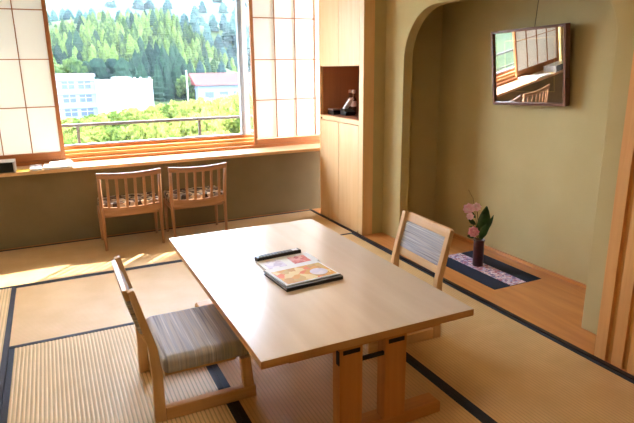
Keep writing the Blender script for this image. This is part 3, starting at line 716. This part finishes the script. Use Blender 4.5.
# near yellow-green trees below the balcony
def row(y, p0, p1, step, tops, h, wid, name, meshes, label, group, trunk=False):
    p = p0
    while p < p1:
        q = p + rt.uniform(-.3, .3)*step; yy = y + rt.uniform(-.06, .06)*y; x = xat(q, yy)
        hh = h*rt.uniform(.85, 1.15); top = 1.4 - (tops(q)-71 + rt.uniform(-4, 4)*0.5)*yy/560.0
        if yy < 150: hh = max(3.0, top + 12.0)
        if top - hh > -12.8: tree(name, rt.choice(meshes), x, yy, hh, wid*rt.uniform(.85, 1.15), label, group, z=top-hh, trunk=trunk)
        p += step
near_lab = ('yellow green leafy tree standing below the balcony in front of the white building', 'leafy trees below the balcony')
row(116, 48, 262, 13, lambda p: 113-0.08*(p-60) if p > 95 else 114, 7.5, 5.2, 'leafy_tree', near_b, *near_lab, True)
row(92, 46, 262, 15, lambda p: 117 - 0.11*(p-60), 7.5, 5.2, 'leafy_tree', near_b, *near_lab, True)
row(70, 46, 262, 19, lambda p: 128 - 0.08*(p-60), 7.0, 5.0, 'leafy_tree', near_b, *near_lab, True)
row(52, 44, 262, 25, lambda p: 142 - 0.05*(p-60), 6.5, 4.6, 'leafy_tree', near_b, *near_lab, True)
row(38, 40, 262, 32, lambda p: 158, 6.5, 4.6, 'leafy_tree', near_b, *near_lab, True)
# trees around the buildings
row(170, 45, 80, 9, lambda p: 56+0.1*(p-55), 13, 8, 'leafy_tree', mid_b, 'pale green tree standing just behind the left end of the white building', 'pale trees behind the building')
row(168, 74, 134, 11, lambda p: 62 - 0.05*(p-74), 15, 10, 'round_tree', dark_b, 'dark rounded tree standing behind the roof of the white building', 'dark rounded trees behind the building')
row(172, 120, 196, 8, lambda p: 66 if p < 140 else 64-0.05*(p-140), 16, 9, 'conifer', dark_c, 'dark conifer at the foot of the knoll right of the white building', 'dark conifers at the foot of the knoll')
for (yy, p0, p1, tp) in ((182, 128, 194, 0), (192, 134, 190, 8), (202, 138, 186, 14)):
    row(yy, p0, p1, 7, lambda p, tp=tp: 60-tp+((p-162)/30)**2*9, 13, 8.5, 'conifer', dark_c, 'dark conifer crowning the knoll right of the white building', 'dark conifers on the knoll')
row(176, 186, 200, 7, lambda p: 76+(p-186)*.5, 9, 6, 'leafy_tree', mid_b, 'pale leafy tree at the right foot of the dark knoll', 'pale trees beside the knoll')
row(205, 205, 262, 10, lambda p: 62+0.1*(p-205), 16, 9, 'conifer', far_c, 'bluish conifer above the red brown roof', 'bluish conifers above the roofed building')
# wooded ridges: front (lit), middle and far rows
def ridge(p): return (30-(p-50)*0.13) if p < 165 else (15+(p-165)**1.35*0.16)
k = 0
for yy, dp in ((214, 42), (226, 33), (238, 25), (250, 17), (262, 9), (274, 2), (284, -2)):
    st = 5.6*560/yy*0.5
    row(yy, 46, 262, st, lambda p, dp=dp: ridge(p)+dp*(0.62 if p < 150 else .9)+2*math.sin(p*.09+yy), 8.6, 6.6, 'ridge_conifer', mid_c+mid_c+dark_c[:1], 'sunlit green conifer on the wooded ridge filling the middle of the window view', 'conifers on the wooded ridge')
for yy, dp in ((330, 8), (345, 1)):
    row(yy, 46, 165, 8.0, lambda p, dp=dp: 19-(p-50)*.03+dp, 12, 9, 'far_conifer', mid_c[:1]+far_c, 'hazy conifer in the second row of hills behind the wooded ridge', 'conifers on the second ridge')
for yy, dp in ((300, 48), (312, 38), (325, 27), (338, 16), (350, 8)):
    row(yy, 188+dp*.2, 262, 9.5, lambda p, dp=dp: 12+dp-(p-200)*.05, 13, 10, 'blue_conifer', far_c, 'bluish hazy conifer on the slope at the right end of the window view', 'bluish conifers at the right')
tree('tall_conifer', far_c[0], xat(173, 352), 352, 13, 9, 'single tall conifer standing above the ridge against the pale far slope', None, z=1.4+(71-8)*352/560-13)
for i in range(60):
    yy = rt.uniform(430, 720); p = rt.uniform(40, 262); x = xat(p, yy)
    tree('distant_tree', rt.choice(far_c), x, yy, rt.uniform(7, 12), rt.uniform(9, 14), 'tiny hazy tree on the pale far hillside at the top of the window', 'distant trees on the far hillside')

# white building
GB = -12.0
b1 = thing('white_building', 'white flat roofed building with rows of windows seen through the left of the window', 'building', (0, 140, GB))
MB().box(-14, 10.2, -2, 8, 0, 11.9).build('window_wing', M['bld_blue'], b1)
MB().box(-14.2, 10.4, -2.3, 8, 11.9, 12.5).build('roof_edge', M['roof_grey'], b1)
MB().box(10.2, 22.5, -5, 8, 0, 10.75).box(14.6, 18.0, -4, 6, 10.75, 11.6).build('blank_wing', M['bld'], b1)
MB().box(10.1, 22.6, -5.1, 8, 10.75, 11.0).build('parapet', M['bld'], b1)
for x in (18.4, 19.8, 21.8): MB().box(x, x+0.5, -4.5, -4, 11.0, 11.6).build('roof_vent', M['bld'], b1)
for z in (9.3, 6.3, 3.2):
    for x in (-12, -8.6, -5.2, -1.6, 3.2, 6.6):
        f = MB().box(x, x+2.6, -2.12, -2.0, z, z+1.6).build('window', M['bld_win'], b1)
        MB().box(x+1.24, x+1.36, -2.16, -2.12, z, z+1.6).box(x, x+2.6, -2.16, -2.12, z+0.9, z+1.0).build('glazing_bar', M['bld'], f)
for z in (11.2, 8.3, 5.2): MB().box(-14, 10.2, -2.35, -2.0, z-0.15, z+0.1).build('ledge', M['bld'], b1)
for x in (14.2, 15.8): MB().box(x, x+0.9, -5.1, -5.0, 7.6, 8.4).build('window', M['roof_grey'], b1)
b2 = thing('roofed_building', 'low building with red brown roof at the right of the window view', 'building', (0, 165, -12))
MB().box(40, 74, -2, 10, 0, 8.6).build('wall', M['bld_blue'], b2)
MB().prism([(-3.5, 8.6), (11.5, 8.6), (4, 12.0)], 'x', 39, 75).build('roof', M['roof'], b2)
for i in range(7): MB().box(42+4.4*i, 44.6+4.4*i, -2.15, -2.0, 4.8, 6.6).build('window', M['bld_win'], b2)
tag(MB().sweep([(34.0, 150, -12), (34.0, 150, 1.0)], 0.15, 8).build('utility_pole', M['concrete']), 'thin pale utility pole between the white building and the dark knoll', 'pole')

# morning haze hanging over the valley
hz = MB().box(-260, 540, 45, 780, -60, 160)
hm = bpy.data.materials.new('valley_haze'); hm.use_nodes = True; hn = hm.node_tree; hn.nodes.clear()
ho = hn.nodes.new('ShaderNodeOutputMaterial'); hv = hn.nodes.new('ShaderNodeVolumeScatter')
hv.inputs['Color'].default_value = (0.93, 0.97, 1.0, 1); hv.inputs['Density'].default_value = 0.00009; hv.inputs['Anisotropy'].default_value = 0.3
hn.links.new(hv.outputs[0], ho.inputs['Volume'])
ho_ = hz.build('haze', hm); tag(ho_, 'thin pale haze hanging over the wooded valley outside', 'haze', kind='stuff')

# ------------------------------------------------------------------ light
w = bpy.data.worlds.new('world'); scene.world = w; w.use_nodes = True
nt = w.node_tree; bg = nt.nodes['Background']
sky = nt.nodes.new('ShaderNodeTexSky'); sky.sky_type = 'NISHITA'; sky.sun_disc = False
sky.sun_elevation = math.radians(44); sky.sun_rotation = math.radians(50); sky.air_density = 1.0; sky.dust_density = 2.5
mixw = nt.nodes.new('ShaderNodeMix'); mixw.data_type = 'RGBA'; mixw.inputs[0].default_value = 0.5
mixw.inputs[7].default_value = (12.5, 15.2, 19.5, 1)
nt.links.new(sky.outputs[0], mixw.inputs[6]); nt.links.new(mixw.outputs[2], bg.inputs['Color'])
bg.inputs['Strength'].default_value = 1.0
sd = bpy.data.lights.new('sun', 'SUN'); sd.energy = 9.0; sd.angle = math.radians(0.6); sd.color = (1.0, 0.93, 0.80)
so = bpy.data.objects.new('sun', sd); col.objects.link(so)
so.rotation_euler = Vector((-0.70, -0.62, -0.92)).to_track_quat('-Z', 'Y').to_euler()
so.location = (20, 20, 30)

# ------------------------------------------------------------------ camera
f, yaw, pit, rol = 547.534, 0.447150431, 0.258149988, -0.0121665104
cd = bpy.data.cameras.new('camera'); cam = bpy.data.objects.new('camera', cd); col.objects.link(cam)
cd.sensor_fit = 'HORIZONTAL'; cd.sensor_width = 36.0; cd.lens = 36.0*f/634.0; cd.clip_end = 3000; cd.clip_start = 0.05
cy, sy = math.cos(yaw), math.sin(yaw)
fw = Vector((sy*math.cos(pit), cy*math.cos(pit), -math.sin(pit))); r = Vector((cy, -sy, 0)); u = r.cross(fw)
r2 = r*math.cos(rol)+u*math.sin(rol); u2 = -r*math.sin(rol)+u*math.cos(rol)
mw = Matrix.Identity(4)
for i in range(3): mw[i][0] = r2[i]; mw[i][1] = u2[i]; mw[i][2] = -fw[i]
mw.translation = Vector((0, 0, 1.4)); cam.matrix_world = mw
scene.camera = cam
scene.view_settings.view_transform = 'Standard'; scene.view_settings.look = 'None'
scene.view_settings.exposure = 1.05; scene.view_settings.gamma = 1.0; scene.view_settings.use_curve_mapping = False
